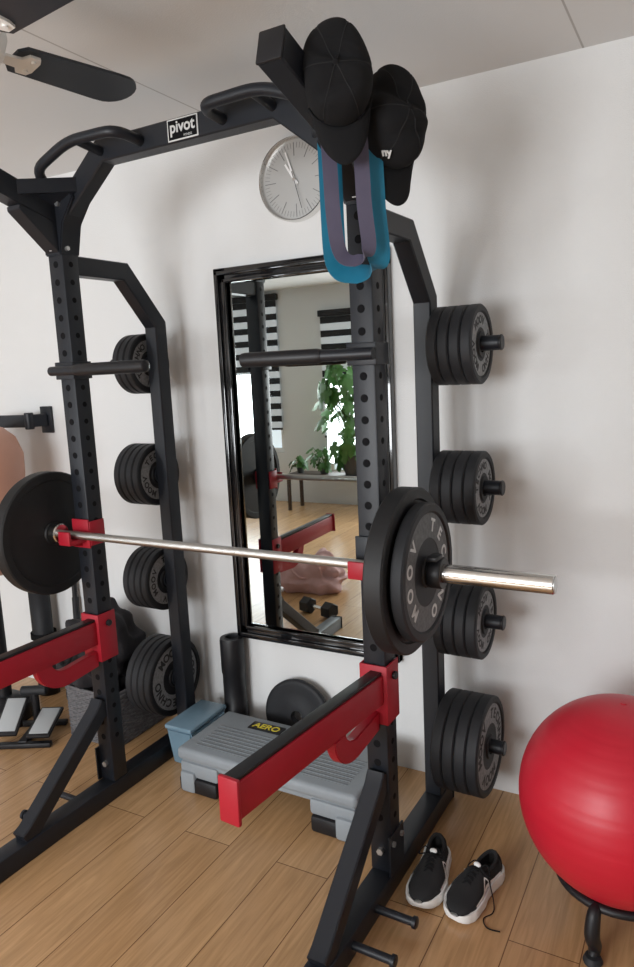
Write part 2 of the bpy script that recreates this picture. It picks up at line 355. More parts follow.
# ------------------------------------------------------------ squat rack
RW = 1.155; ANG = radians(-1.0)
RO = V((-0.84, 1.84, 0))
RM = Matrix.Translation(RO) @ Matrix.Rotation(ANG, 4, 'Z')
RL = lambda x, y, z: RM @ V((x, y, z))
rack = thing('squat_rack', 'black steel half rack with angled pull-up bar and rear plate pegs', 'squat rack', RO, (0, 0, ANG))
T = 0.07; st = M['steel']
ZT = 2.12; ZB = 2.317
A0 = (-0.02, ZT+0.03); A1 = (-0.42, 2.275)
PEGZ = [1.65, 1.19, 0.737, 0.289]
RY = 0.44
YZX = Matrix(((0, 0, 1, 0), (1, 0, 0, 0), (0, 1, 0, 0), (0, 0, 0, 1)))
for x, sg in ((0, 1), (-RW, -1)):
    mb = MB(); mb.box((x, 0, (0.07+ZT)/2), (T, T, ZT-0.07), bev=0.005)
    z = 0.25
    while z < 2.05:  # flat discs, no real holes: their shade is in the colour
        mb.cyl((x, -T/2+0.001, z), (x, -T/2-0.0006, z), 0.0115, 1, 14)
        mb.cyl((x+T/2-0.001, 0, z), (x+T/2+0.0006, 0, z), 0.0095, 1, 12)
        z += 0.06
    mb.build('upright', [st, M['steel2']], rack)
    MB().rect([(x, T/2+0.001, 1.99), (x, 0.27, 1.99), (x, RY, 1.80), (x, RY, 0.072)], (1, 0, 0), 0.06, 0.065).build('rear_upright', st, rack)
    MB().box((x, -0.10, 0.035), (T, 1.24, T), bev=0.005).build('base_rail', st, rack)
    MB().box((x, 0.526, 0.036), (0.074, 0.012, 0.072), bev=0.003).build('end_cap', M['black_pl'], rack)
    MB().box((x, -0.726, 0.036), (0.074, 0.012, 0.072), bev=0.003).build('end_cap', M['black_pl'], rack)
    MB().rect([(x, -0.03, 0.395), (x, -0.055, 0.36), (x, -0.40, 0.085), (x, -0.43, 0.07)], (1, 0, 0), 0.055, 0.058).build('angled_brace', st, rack)
    MB().prism([(-0.05, 0.0), (0.05, 0.0), (0.05, 0.13), (-0.05, 0.13)], 0.006, Mx=Matrix.Translation((x+0.036*sg-0.003, 0, 0.07)) @ YZX).build('foot_gusset', st, rack)
    pl = [(0.040*sg, -0.10), (0.042*sg, 0.045), (-0.03*sg, 0.085), (-0.085*sg, 0.115), (-0.12*sg, 0.075), (-0.06*sg, 0.0), (-0.036*sg, -0.10)]
    MB().prism(pl if sg > 0 else pl[::-1], 0.086, Mx=Matrix.Translation((x, 0.043, ZT)) @ Matrix.Rotation(pi/2, 4, 'X'), bev=0.004).build('top_gusset', st, rack)
    t = bmesh.new()
    P = [V((x+sg*0.035, 0.0, ZT+0.06)), V((x+sg*0.03, -0.19, ZT+0.115)), V((x-sg*0.03, -0.19, ZT+0.115)), V((x-sg*0.13, -0.03, ZT+0.135)), V((x-sg*0.10, 0.02, ZT+0.11))]
    lo = [t.verts.new(p-V((0, 0, 0.045))) for p in P]; hi = [t.verts.new(p) for p in P]
    t.faces.new(lo[::-1]); t.faces.new(hi)
    for k in range(5): t.faces.new((lo[k], lo[(k+1) % 5], hi[(k+1) % 5], hi[k]))
    mb = MB(); mb._add(t); mb.build('corner_web', st, rack)
    MB().rect([(x, 0.035, A0[1]-0.004), (x, A0[0], A0[1]), (x, A1[0], A1[1])], (1, 0, 0), 0.064, 0.074).build('extension_arm', st, rack)
    d = V((0, A1[0]-A0[0], A1[1]-A0[1])).normalized(); e_ = V((x, A1[0], A1[1]))
    MB().beam(e_, e_+d*0.008, 0.066, 0.076).build('end_cap', M['black_pl'], rack)
    MB().prism([(0.0, -0.10), (0.0, 0.0), (-0.15, 0.04), (-0.15, 0.025)], 0.064, Mx=Matrix.Translation((x-0.032, -0.034, ZT)) @ YZX, bev=0.002).build('arm_gusset', st, rack)
    for (bx, by, bz) in ((x+0.0*sg, -0.044, ZT-0.08), (x-0.05*sg, -0.044, ZT+0.06)):
        MB().cyl((bx, by+0.002, bz), (bx, by-0.008, bz), 0.009, seg=6).build('bolt', M['alu'], rack)
    for by in (-0.03, 0.03):
        MB().cyl((x+sg*0.036, by, 0.17), (x+sg*0.046, by, 0.17), 0.009, seg=6).build('bolt', M['alu'], rack)
        MB().cyl((x+0.040, by*0.6, ZT-0.05+by), (x+0.050, by*0.6, ZT-0.05+by), 0.008, seg=6).build('bolt', M['alu'], rack)
    MB().cyl((x, -0.034, 0.14), (x, -0.046, 0.14), 0.011, seg=6).build('bolt', M['alu'], rack)
    for by in (-0.15, -0.30):
        MB().lathe([(0, 0), (0.012, 0), (0.012, 0.112), (0.017, 0.114), (0.017, 0.124), (0.014, 0.126), (0, 0.126)], 20, Mx=Matrix.Translation((x+sg*0.035, by, 0.04)) @ Matrix.Rotation(sg*pi/2, 4, 'Y')).build('band_peg', st, rack)
    for pz in PEGZ:
        pg = MB().lathe([(0, 0), (0.035, 0), (0.035, 0.009), (0.0235, 0.010), (0.0235, 0.212), (0.021, 0.215), (0, 0.215)], 28, Mx=Matrix.Translation((x+sg*0.03, RY, pz)) @ Matrix.Rotation(sg*pi/2, 4, 'Y')).build('storage_peg', st, rack)
        MB().cyl((x+sg*0.243, RY, pz), (x+sg*0.252, RY, pz), 0.025, bev=0.003).build('end_cap', M['black_pl'], pg)
MB().cyl((0.03, -0.12, 2.175), (0.10, -0.12, 2.185), 0.011, bev=0.002).build('hat_peg', st, rack)
cb = MB().rect([(0.0, 0, ZT+0.005), (-0.24, 0, ZB), (-RW+0.24, 0, ZB), (-RW, 0, ZT+0.005)], (0, 1, 0), 0.06, 0.07).build('pull_up_bar', st, rack)
lx = -0.565
lp = MB().box((lx, -0.0315, ZB), (0.115, 0.003, 0.062), mi=1, bev=0.001)
lp.box((lx, -0.0325, ZB), (0.107, 0.003, 0.054), mi=0, bev=0.001)
RX = Matrix.Rotation(pi/2, 4, 'X')
lp.mesh(text_me('pivot', 0.046, 0.0004, 0.0009), 1, Matrix.Translation((lx, -0.0345, ZB+0.006)) @ RX)
lp.mesh(text_me('FITNESS', 0.009, 0.0003, 0.0), 1, Matrix.Translation((lx+0.02, -0.0345, ZB-0.021)) @ RX)
lp.build('logo_plate', [M['steel2'], M['letter']], cb)
for x0, sg in ((0, -1), (-RW, 1)):
    xi, xm_, xo = x0+sg*0.42, x0+sg*0.22, x0+sg*0.055
    f = -0.135
    path = [(xi, -0.02, ZB-0.005), (xi, f, ZB+0.004), (xm_, f, ZB+0.008), (xo, f, ZB-0.055), (xo, -0.02, ZB-0.13)]
    mb = MB().tube(fillet(path, 0.055, 6), 0.0165, 14)
    xm = x0+sg*0.25
    mb.tube([(xm, -0.02, ZB-0.005), (xm, f, ZB+0.008)], 0.0145, 12)
    mb.build('grip_handle', st, rack)

# ------------------------------------------------------------ plates
def plate_proto(R, t, words, cut=0.02, name='weight_plate', m=None):
    root = bpy.data.objects.new(name, None); C.objects.link(root); root.empty_display_size = 0.05
    h = t/2; rh = 0.0262; rec = min(0.006, h*0.4)
    half = [(rh, h-0.001), (rh+0.001, h), (0.040, h), (0.043, h-rec), (R-cut-0.004, h-rec), (R-cut, h-0.0003), (R-0.005, h-0.0003), (R, h-0.005)]
    prof = half+[(r, -z) for (r, z) in reversed(half)]
    MB().lathe(prof, 56, closed=True).build('disc', m or M['rubber'], root)
    if words:
        big = R > 0.18
        outer = R-cut-0.006; inner = max(0.05, outer-0.046) if R < 0.15 else outer-0.066
        zf = h-rec
        MB().lathe([(inner, zf), (outer, zf), (outer, zf+0.0008), (inner, zf+0.0008)], 56, closed=True).build('face_ring', M['faceringd'] if big else M['facering'], root)
        size = (outer-inner)*0.72; rr = (inner+outer)/2
        tot = sum(len(w)+1.4 for w in words); ang = 0.3
        for w in words:
            mb = MB(); sp = 2*pi*(len(w)-1)/tot
            ring_text(mb, w, rr, size, zf+0.0012, ang, sp); ang -= 2*pi*(len(w)+1.4)/tot
            mb.build('lettering', M['letter'] if big else M['letterd'], root)
    return root
AX = Matrix(((0, 0, 1), (1, 0, 0), (0, 1, 0)))
protos = {}
def put_plate(R, t, words, xyz, label, group, roll=0.0, name='weight_plate', m=None, cut=0.02):
    key = (R, t, tuple(words) if words else None)
    if key not in protos:
        protos[key] = plate_proto(R, t, words, cut, name, m); o = protos[key]
    else: o = copy_tree(protos[key])
    o.matrix_world = Matrix.Translation(xyz) @ Matrix.Rotation(ANG, 4, 'Z') @ AX.to_4x4() @ Matrix.Rotation(roll, 4, 'Z')
    return tag(o, label, 'weight plate', group)
WORDS = ['MOOV', 'TECHNO']; WORDS2 = ['MOOV', 'TECHNO', 'MOOV']
lvl = ['top', 'second', 'third', 'bottom']; order = ['innermost', 'second', 'third', 'fourth', 'fifth', 'sixth']
spec_r = [(0.125, 0.036, 4), (0.121, 0.037, 4), (0.127, 0.037, 4), (0.17, 0.04, 4)]
spec_l = [(0.121, 0.032, 3), (0.130, 0.034, 4), (0.135, 0.034, 4), (0.17, 0.035, 4)]
for side, spec, bx, sg in (('right', spec_r, 0, 1), ('left', spec_l, -RW, -1)):
    for L, (R, t, n) in enumerate(spec):
        for k in range(n):
            x = bx+sg*(0.043+t*(k+0.5)+0.0005*k)
            nm = order[k] if k < n-1 else 'outermost'
            size = 'large' if R > 0.15 else 'small'
            put_plate(R, t-0.0005, WORDS2, RL(x, RY, PEGZ[L]-0.0025),
                      '%s black weight plate, %s on the %s peg of the %s rear post' % (size, nm, lvl[L], side), 'weight plates on the rack storage pegs', random.uniform(0, 6))

# ------------------------------------------------------------ barbell
BX, BY, BZ = -0.572, -0.08, 1.05; HL = 1.09
bar = thing('barbell', 'long chrome barbell resting across the red hooks of the rack', 'barbell', RL(BX, BY, BZ), (0, 0, ANG))
MB().cyl((-0.67, 0, 0), (0.67, 0, 0), 0.014, seg=20).build('shaft', M['steel_shaft'], bar)
for sg in (1, -1):
    sl = MB().cyl((sg*0.674, 0, 0), (sg*HL, 0, 0), 0.025, bev=0.002, seg=32).build('sleeve', M['chrome'], bar)
    MB().cyl((sg*0.642, 0, 0), (sg*0.674, 0, 0), 0.036, bev=0.004, seg=32).build('collar_ring', M['chrome'], sl)
    MB().cyl((sg*HL, 0, 0), (sg*(HL+0.003), 0, 0), 0.022, seg=24, bev=0.001).build('end_cap', M['alu'], sl)
for sg, sd in ((1, 'right'), (-1, 'left')):
    put_plate(0.225, 0.054, None, RL(BX+sg*0.703, BY, BZ-0.001), 'largest plain black bumper plate on the %s end of the barbell' % sd, 'plates loaded on the barbell', 0.3, 'bumper_plate', M['bumper'], 0.03)
    put_plate(0.186, 0.036, WORDS, RL(BX+sg*0.7495, BY, BZ-0.001), 'black lettered plate outside the bumper plate on the %s end of the barbell' % sd, 'plates loaded on the barbell', 2.0 if sg > 0 else 0, 'weight_plate', M['rubber'], 0.022)
    cl = thing('barbell_collar', 'black locking collar clamped on the %s barbell sleeve' % sd, 'collar', RL(BX+sg*0.79, BY, BZ), (0, 0, ANG), 'barbell locking collars')
    MB().lathe([(0.0256, -0.018), (0.04, -0.018), (0.042, -0.015), (0.042, 0.015), (0.04, 0.018), (0.0256, 0.018)], 32, Mx=AX.to_4x4(), closed=True).build('clamp_ring', M['black_pl'], cl)
    MB().box((0, -0.02, 0.046), (0.028, 0.05, 0.012), bev=0.003).build('lever', M['black_pl'], cl)

# ------------------------------------------------------------ hooks, safeties, dip handles
for x, sd, bm_ in ((0, 'right', M['steel']), (-RW, 'left', M['red'])):
    h = thing('bar_hook', 'steel hook with red lip carrying the barbell on the %s upright' % sd, 'rack hook', RL(x, 0, 1.0015), (0, 0, ANG), 'red barbell hooks')
    z0, hh = (0.045, 0.105) if x < 0 else (0.065, 0.11)
    o = MB()
    o.box((0, -0.042, z0), (0.082, 0.007, hh), bev=0.002)
    o.box((0.0405, -0.005, z0), (0.006, 0.070, hh*0.85), bev=0.002)
    o.box((-0.0405, -0.005, z0), (0.006, 0.070, hh*0.85), bev=0.002)
    o.build('bracket', bm_, h)
    o = MB().box((0, -0.085, 0.025), (0.056, 0.078, 0.016), bev=0.003)
    o.box((0, -0.119, 0.043), (0.056, 0.011, 0.048), bev=0.003)
    o.prism([(-0.046, 0.018), (-0.12, 0.018), (-0.046, -0.003)], 0.008, Mx=Matrix.Translation((-0.004, 0, 0)) @ YZX)
    o.build('lip', M['red'], h)
for x, sd, tip in ((0, 'right', V((-0.036, -0.69, 0.012))), (-RW, 'left', V((0.0, -0.70, 0.0)))):
    t = thing('safety_arm', 'red and black steel safety arm reaching forward from the %s upright' % sd, 'safety arm', RL(x, 0, 0.57), (0, 0, ANG), 'safety arms of the rack')
    o = MB(); o.box((0, -0.042, 0.08), (0.088, 0.007, 0.18), bev=0.002)
    for s in (1, -1): o.box((s*0.041, -0.002, 0.08), (0.006, 0.082, 0.18), bev=0.002)
    o.build('bracket', M['red'], t)
    a0 = V((0.012, -0.045, 0.10)); a1 = a0+V((tip.x-0.012, tip.y+0.045, tip.z)); d = (a1-a0).normalized()
    MB().beam(a0, a1, 0.042, 0.088).build('arm_tube', M['red'], t)
    MB().beam(a0+V((-0.002, 0, 0.049)), a1+V((-0.002, 0, 0.049)), 0.036, 0.010, bev=0.002).build('top_pad', M['black_pl'], t)
    MB().beam(a1+V((0, 0, 0.002)), a1+V((0, 0, 0.002))+d*0.012, 0.056, 0.108).build('end_plate', M['red'], t)
    # broad flat curved brace cut from plate: rounded-bottom profile with a slot under the arm
    n = 12; outer = [(-0.045, -0.028), (-0.19, -0.040)]; inner = [(-0.045, 0.030), (-0.19, 0.020)]
    for q in range(1, n+1):
        a = -pi/2-(pi/2)*q/n
        outer.append((-0.19+0.125*cos(a), 0.065+0.105*sin(a))); inner.append((-0.19+0.062*cos(a), 0.065+0.045*sin(a)))
    poly = outer+inner[::-1]
    MB().prism(poly, 0.030, Mx=Matrix.Translation((0.012-0.015+tip.x*0.3, 0, 0)) @ YZX, bev=0.003).build('curved_gusset', M['red'], t)
    MB().cyl((0.044, 0.0, 0.13), (0.056, 0.0, 0.13), 0.012, seg=16, bev=0.002).build('lock_pin', M['black_pl'], t)
for x, sg, sd in ((0, -1, 'right'), (-RW, 1, 'left')):
    t = thing('dip_handle', 'black round dip handle pointing inward from the %s upright' % sd, 'dip handle', RL(x, 0, 1.63), (0, 0, ANG), 'dip handles')
    o = MB(); o.box((0, -0.042, 0), (0.088, 0.008, 0.06), bev=0.002)
    for s in (1, -1): o.box((s*0.041, -0.002, 0), (0.007, 0.084, 0.06), bev=0.002)
    o.build('bracket', st, t)
    e = V((-0.34, -0.12, 0)) if sg < 0 else V((0.43, -0.10, 0.0))
    MB().tube([V((-sg*0.045, -0.063, 0)), V((0, -0.066, 0)), V((sg*0.1, -0.085, 0)), e*0.98], 0.0165, 14).build('bar', st, t)
    a = V((sg*0.1, -0.085, 0)); pts = [a, a+(e-a)*0.05, a+(e-a)*0.5, a+(e-a)*0.95, e, e+(e-a)*0.015, e+(e-a)*0.022]
    MB().tube(pts, [0.018, 0.021, 0.021, 0.021, 0.019, 0.013, 0.004], 18).build('grip', M['black_pl'], t)

# ------------------------------------------------------------ caps
def cap(label, center, zdir, ydir, sc, seed, logo=False):
    z = V(zdir).normalized(); y = V(ydir); y = (y-z*y.dot(z)).normalized(); x = y.cross(z)
    root = thing('baseball_cap', label, 'cap', (0, 0, 0), group='black caps hung on the rack')
    root.matrix_world = Matrix.Translation(V(center)) @ Matrix((x, y, z)).transposed().to_4x4() @ Matrix.Scale(sc, 4)
    rnd = random.Random(seed); ph_ = [(rnd.uniform(25, 70), rnd.uniform(0, 6), V((rnd.uniform(-1, 1), rnd.uniform(-1, 1), rnd.uniform(-1, 1))).normalized()) for _ in range(7)]
    a, b, c = 0.076, 0.106, 0.078
    def shape(th, ph):
        seam = 1-0.03*max(0, 1-abs(sin(3*ph))*5)*cos(th)
        xx = a*cos(th)**0.62*cos(ph)*seam; yy = b*cos(th)**0.62*sin(ph)*seam
        xx *= 1-0.10*max(0, -yy/b)
        zz = c*max(0, sin(th))**0.85
        zz *= 1+0.20*max(0, yy/b)-0.35*max(0, -yy/b)
        zz *= 1-0.26*exp(-((yy+0.025+0.35*xx)/0.016)**2)-0.12*exp(-((yy-0.045-0.2*xx)/0.014)**2)
        p = V((xx, yy, zz)); n = sum(sin(p.dot(d)*k+q) for k, q, d in ph_)/3.2
        return p*(1+0.06*n*sin(th*0.9+0.25))
    rows = []
    for i in range(21):
        th = pi/2*i/20
        rows.append([shape(th, 2*pi*k/72) if i < 20 else shape(pi/2, 0) for k in range(72)])
    o = MB().grid(rows, closeu=True).build('crown', M['cloth'], root, angle=60)
    o.modifiers.new('s', 'SOLIDIFY').thickness = 0.0025
    MB().ell(shape(pi/2, 0), (0.007, 0.007, 0.004)).build('button', M['cloth'], root)
    mb = MB()
    for k in range(6):
        mb.tube([shape(pi/2*j/14, pi*k/3)*1.004 for j in range(15)], 0.0013, 6)
    mb.build('panel_seams', M['knit'], root)
    rows = []
    for i in range(9):
        s = i/8; r = []
        for k in range(21):
            u = -1+2*k/20; ph = u*radians(60)
            xe, ye = a*sin(ph), b*cos(ph)
            ext = 0.082*s*(cos(u*pi/2)**0.5)
            r.append((xe*(1-0.10*s), ye+ext*0.95, 0.008-0.050*u*u*(0.3+0.7*s)+0.010*s))
        rows.append(r)
    o = MB().grid(rows).build('brim', M['cloth'], root, angle=60)
    o.modifiers.new('s', 'SOLIDIFY').thickness = 0.004
    if logo:
        p0 = shape(radians(26), radians(58)); p1 = shape(radians(30), radians(58)); p2 = shape(radians(26), radians(66))
        nn = (p1-p0).cross(p2-p0).normalized(); nn = nn if nn.dot(p0) > 0 else -nn
        up_ = V((0, -1, 0.2)); up_ = (up_-nn*up_.dot(nn)).normalized(); rx = up_.cross(nn)
        MB().mesh(text_me('ny', 0.024, 0.0012, 0.0008), 0, Matrix.Translation(p0+nn*0.0045) @ Matrix((rx, up_, nn)).transposed().to_4x4()).build('emblem', M['letter'], root)
    return root
cap('black cloth baseball cap hung highest, over the forward arm of the rack', (-0.772, 1.575, 2.250), (0.42, -0.90, -0.02), (0.03, 0.10, -1), 1.08, 3)
cap('black baseball cap with small light emblem, hanging behind the higher cap', (-0.712, 1.74, 2.185), (0.80, -0.60, 0.02), (-0.10, 0.05, -1), 1.12, 5, True)

# ------------------------------------------------------------ resistance bands
def band(label, cx, cy, ztop, zbot, hw, width, thick, m, dx=0.04, tf=0.62):
    pts = []; ws = []
    N = 72
    for i in range(N):
        a = 2*pi*i/N
        zz = (ztop+zbot)/2+(ztop-zbot)/2*math.copysign(abs(cos(a))**0.5, cos(a))
        f = 0.5-0.5*cos(a)
        w = hw*(tf+(1-tf)*f)
        xx = w*math.copysign(abs(sin(a))**0.6, sin(a))+dx*f
        pts.append(V((xx+0.004*sin(3*a), -0.008*f, zz)))
        side = V((0.85, 0.52, 0)); bot = V((0.0, 0.55, 0.80)); top = V((0, 1, 0.1))
        wv = side*abs(sin(a))**0.4*0.9
        wv += (bot if cos(a) < 0 else top)*abs(cos(a))**3
        ws.append(wv.normalized())
    t = bmesh.new(); R = []
    for i in range(N):
        d = (pts[(i+1) % N]-pts[i-1]).normalized(); w = ws[i]; w = (w-d*w.dot(d)).normalized(); n = d.cross(w)
        R.append([t.verts.new(pts[i]+w*u*width/2+n*v*thick/2) for (u, v) in ((-1, -1), (1, -1), (1, 1), (-1, 1))])
    for i in range(N):
        A = R[i]; B = R[(i+1) % N]
        for k in range(4): t.faces.new((A[k], A[(k+1) % 4], B[(k+1) % 4], B[k]))
    mb = MB(); mb._add(t)
    return tag(mb.build('resistance_band', m, angle=50), label, 'resistance band', 'resistance bands', (cx, cy, 0))
band('wide teal blue loop band hanging from the rack arm', -0.812, 1.688, 2.240, 1.824, 0.070, 0.058, 0.0025, M['blue'], 0.028, 0.72)
band('narrower dark grey-purple loop band hanging inside the teal one', -0.808, 1.640, 2.250, 1.850, 0.046, 0.036, 0.0025, M['purple'], 0.040, 1.0)

# ------------------------------------------------------------ ceiling fan
fan = thing('ceiling_fan', 'ceiling fan with dark blades and white hub in the upper left corner', 'ceiling fan', (-1.42, 1.10, HC))
MB().lathe([(0, 0), (0.065, 0), (0.065, -0.02), (0.03, -0.05), (0, -0.05)], 32).build('canopy', M['white'], fan)
MB().cyl((0, 0, -0.05), (0, 0, -0.13), 0.014).build('downrod', M['white'], fan)
MB().lathe([(0, -0.12), (0.06, -0.125), (0.09, -0.15), (0.095, -0.19), (0.085, -0.225), (0.05, -0.25), (0, -0.255)], 40).build('motor_housing', M['white'], fan)
MB().lathe([(0, -0.25), (0.055, -0.25), (0.06, -0.275), (0.04, -0.31), (0, -0.32)], 32).build('lamp_shade', M['white'], fan)
for k in range(4):
    a = radians(-11+90*k)
    Mx = Matrix.Rotation(a, 4, 'Z') @ Matrix.Translation((0, 0, -0.205)) @ Matrix.Rotation(radians(-9), 4, 'X')
    hw_ = 0.062
    pts = [(0.13, -0.05), (0.36, -hw_)]+[(0.38+hw_*0.9*cos(q), hw_*sin(q)) for q in [radians(v) for v in range(-80, 81, 16)]]+[(0.36, hw_), (0.13, 0.05), (0.115, 0.03), (0.115, -0.03)]
    bl = MB().prism(pts, 0.007, Mx=Mx).build('blade', M['fan'], fan)
    mb = MB().prism([(0.08, -0.014), (0.13, -0.018), (0.14, -0.036), (0.165, -0.036), (0.172, -0.02), (0.172, 0.02), (0.165, 0.036), (0.14, 0.036), (0.13, 0.018), (0.08, 0.014)], 0.006, Mx=Mx @ Matrix.Translation((0, 0, -0.0065)))
    for (sx, sy) in ((0.155, -0.02), (0.155, 0.02)): mb.lathe([(0, -0.004), (0.006, -0.004), (0.006, 0), (0, 0)], 12, Mx=Mx @ Matrix.Translation((sx, sy, -0.0065)))
    mb.build('bracket', M['white'], bl)

# ------------------------------------------------------------ ball and stand
bc = V((-0.185, 1.985, 0.387)); BR = 0.275
ball = thing('exercise_ball', 'large glossy red inflatable exercise ball beside the shoes', 'exercise ball', (bc.x, bc.y, bc.z-BR))
prof = []
for i in range(121):
    th = -pi/2+pi*i/120
    rr = BR*(1-0.0028*max(0, cos(th*44))**4*(1 if abs(th) < 1.25 else 0))
    prof.append((max(0, rr*cos(th)) if 0 < i < 120 else 0, rr*sin(th)+BR))
MB().lathe(prof, 96).build('ball_skin', M['ballred'], ball, angle=80)
MB().cyl((0, 0, 2*BR-0.004), (0, 0, 2*BR+0.002), 0.008, bev=0.001).build('valve', M['ballred'], ball)
bs = thing('ball_stand', 'black footed ring stand under the red exercise ball', 'ball stand', (bc.x, bc.y, 0))
rr = 0.165; rz = bc.z-sqrt((BR+0.0125)**2-rr*rr)
MB().tube([(rr*cos(2*pi*k/48), rr*sin(2*pi*k/48), rz) for k in range(48)], 0.012, 12, closed=True).build('support_ring', M['black_pl'], bs)
for k in range(3):
    a = radians(256+120*k); c_, s_ = cos(a), sin(a)
    pts = smooth_path([(c_*rr*0.99, s_*rr*0.99, rz), (c_*0.185, s_*0.185, rz-0.012), (c_*0.195, s_*0.195, 0.085), (c_*0.175, s_*0.175, 0.04), (c_*0.185, s_*0.185, 0.015)], 6)
    n = len(pts)
    lg = MB().tube(pts, [0.013+0.007*sin(pi*i/(n-1)) for i in range(n)], 12).build('leg', M['black_pl'], bs)
    MB().lathe([(0, 0), (0.024, 0), (0.026, 0.006), (0.02, 0.02), (0, 0.024)], 20, Mx=Matrix.Translation((c_*0.187, s_*0.187, 0))).build('rubber_foot', M['rubber'], lg)

# ------------------------------------------------------------ shoes
def shoe(label, x, y, rot, flip):
    root = thing('running_shoe', label, 'shoe', (x, y, 0), (0, 0, rot), 'pair of running shoes')
    Ln = 0.255; NS = 34
    def hw(s):
        pts = [(0, 0.014), (0.04, 0.028), (0.12, 0.037), (0.3, 0.037), (0.45, 0.040), (0.65, 0.050), (0.8, 0.049), (0.92, 0.038), (0.97, 0.026), (1, 0.012)]
        for (a, b), (c, d) in zip(pts, pts[1:]):
            if s <= c:
                t = (s-a)/(c-a); t = t*t*(3-2*t) if (c-a) > .1 else t
                return b+(d-b)*t
        return pts[-1][1]
    def cxo(s): return flip*0.008*sin(pi*s)-flip*0.006*(s > .6)*(s-.6)
    def top(s):
        pts = [(0, 0.08), (0.05, 0.092), (0.15, 0.080), (0.28, 0.072), (0.38, 0.084), (0.45, 0.088), (0.6, 0.076), (0.75, 0.064), (0.9, 0.055), (0.97, 0.047), (1, 0.036)]
        for (a, b), (c, d) in zip(pts, pts[1:]):
            if s <= c: return b+(d-b)*(s-a)/(c-a)
        return pts[-1][1]
    def sb(s): return 0.038-0.010*s
    rows = []
    for i in range(NS+1):
        s = i/NS; w = hw(s)+0.006; yy = -Ln*(s-0.5)*1.03; t = sb(s); toe = 0.014*max(0, (s-0.8)/0.2)**2; he = 0.01*max(0, (0.12-s)/0.12)**2
        b0 = 0.001+toe+he; xs = cxo(s)
        rows.append([(xs-w, yy, t+0.008), (xs-w*1.05, yy, (t+b0)/2), (xs-w*0.9, yy, b0), (xs, yy, b0), (xs+w*0.9, yy, b0), (xs+w*1.05, yy, (t+b0)/2), (xs+w, yy, t+0.008), (xs+w*.5, yy, t), (xs-w*.5, yy, t)])
    mb = MB(); t_ = bmesh.new(); R = [[t_.verts.new(p) for p in r] for r in rows]
    for i in range(NS):
        for k in range(9): t_.faces.new((R[i][k], R[i][(k+1) % 9], R[i+1][(k+1) % 9], R[i+1][k]))
    t_.faces.new(R[0]); t_.faces.new(R[-1][::-1]); mb._add(t_)
    mb.build('sole', M['sole'], root, angle=50)
    rows = []; K = 28
    for i in range(NS*2+1):
        s = i/(NS*2); w = hw(s); H = top(s); b0 = sb(s); yy = -Ln*(s-0.5); xs = cxo(s); r = []
        op = 1.0 if 0.05 < s < 0.37 else 0.0
        for k in range(K+1):
            u = -1+2*k/K; a = u*pi/2
            narrow = 1-0.22*(op > 0)*cos(a)
            xx = w*sin(a); z = b0+(H-b0)*max(0.0, cos(a))**0.62
            if op and abs(u) < 0.50: z = 0.044
            r.append((xs+xx*narrow, yy, z))
        rows.append(r)
    MB().grid(rows).build('upper', M['knit'], root, angle=50)
    col_pts = []
    for k in range(28):
        a = 2*pi*k/28; s = 0.21+0.165*cos(a); col_pts.append((cxo(s)+0.0235*sin(a)*(1 if s < .3 else .9), -Ln*(s-0.5), top(max(0.03, min(0.4, s)))-0.005))
    MB().tube(col_pts, 0.006, 8, closed=True).build('collar', M['knit'], root)
    mb = MB()
    for j in range(5):
        s = 0.42+0.055*j; z = top(s)+0.001; yy = -Ln*(s-0.5); w = 0.018; xs = cxo(s)
        mb.tube(smooth_path([(xs-w, yy+0.004, z-0.008), (xs, yy, z+0.002), (xs+w, yy-0.004, z-0.008)], 5), 0.0024, 6)
        mb.tube(smooth_path([(xs+w, yy+0.004, z-0.008), (xs, yy, z+0.003), (xs-w, yy-0.010, z-0.010)], 5), 0.0024, 6)
    s = 0.41; z = top(s)+0.004; yy = -Ln*(s-0.5)
    for sg in (1, -1):
        mb.tube(smooth_path([(0, yy, z), (sg*0.02, yy+0.01, z+0.008), (sg*0.038, yy-0.002, z-0.012), (sg*0.022, yy-0.01, z-0.004), (0, yy, z)], 6), 0.002, 6)
    if flip < 0:
        mb.tube(smooth_path([(0.03, yy, z-0.02), (0.058, yy-0.02, 0.01), (0.07, yy-0.05, 0.003), (0.06, yy-0.085, 0.003), (0.085, yy-0.11, 0.003), (0.12, yy-0.10, 0.003)], 8), 0.0018, 6)
    mb.build('laces', M['cloth'], root)
    def surf(s, u, off):   # point on the upper at lateral parameter u in -1..1
        a = u*pi/2; w = hw(s); b0 = sb(s); nar = 1-0.22*cos(a) if 0.05 < s < 0.37 else 1
        return V((cxo(s)+(w*sin(a)+off*sin(a))*nar, -Ln*(s-0.5), b0+(top(s)-b0)*max(0, cos(a))**0.62+off*cos(a)))
    def strip(s0, u0, s1, u1, ww, sg, mb):
        t = bmesh.new(); prev = None
        for q in range(15):
            f = q/14; s = s0+(s1-s0)*f; u = u0+(u1-u0)*f; wv = ww*(1-0.35*f)
            cur = [t.verts.new(surf(s, sg*(u+d), 0.0022)) for d in (-wv, 0, wv)]
            if prev:
                t.faces.new((prev[0], prev[1], cur[1], cur[0])); t.faces.new((prev[1], prev[2], cur[2], cur[1]))
            prev = cur
        mb._add(t)
    for sg in (1, -1):
        mb = MB()
        strip(0.40, 0.93, 0.47, 0.58, 0.07, sg, mb); strip(0.60, 0.93, 0.47, 0.58, 0.07, sg, mb)
        strip(0.40, 0.90, 0.80, 0.86, 0.06, sg, mb)
        mb.build('side_stripes', M['sole'], root)
        mb = MB(); strip(0.38, 0.92, 0.14, 0.93, 0.04, sg, mb); mb.build('heel_stripe', M['sole'], root)
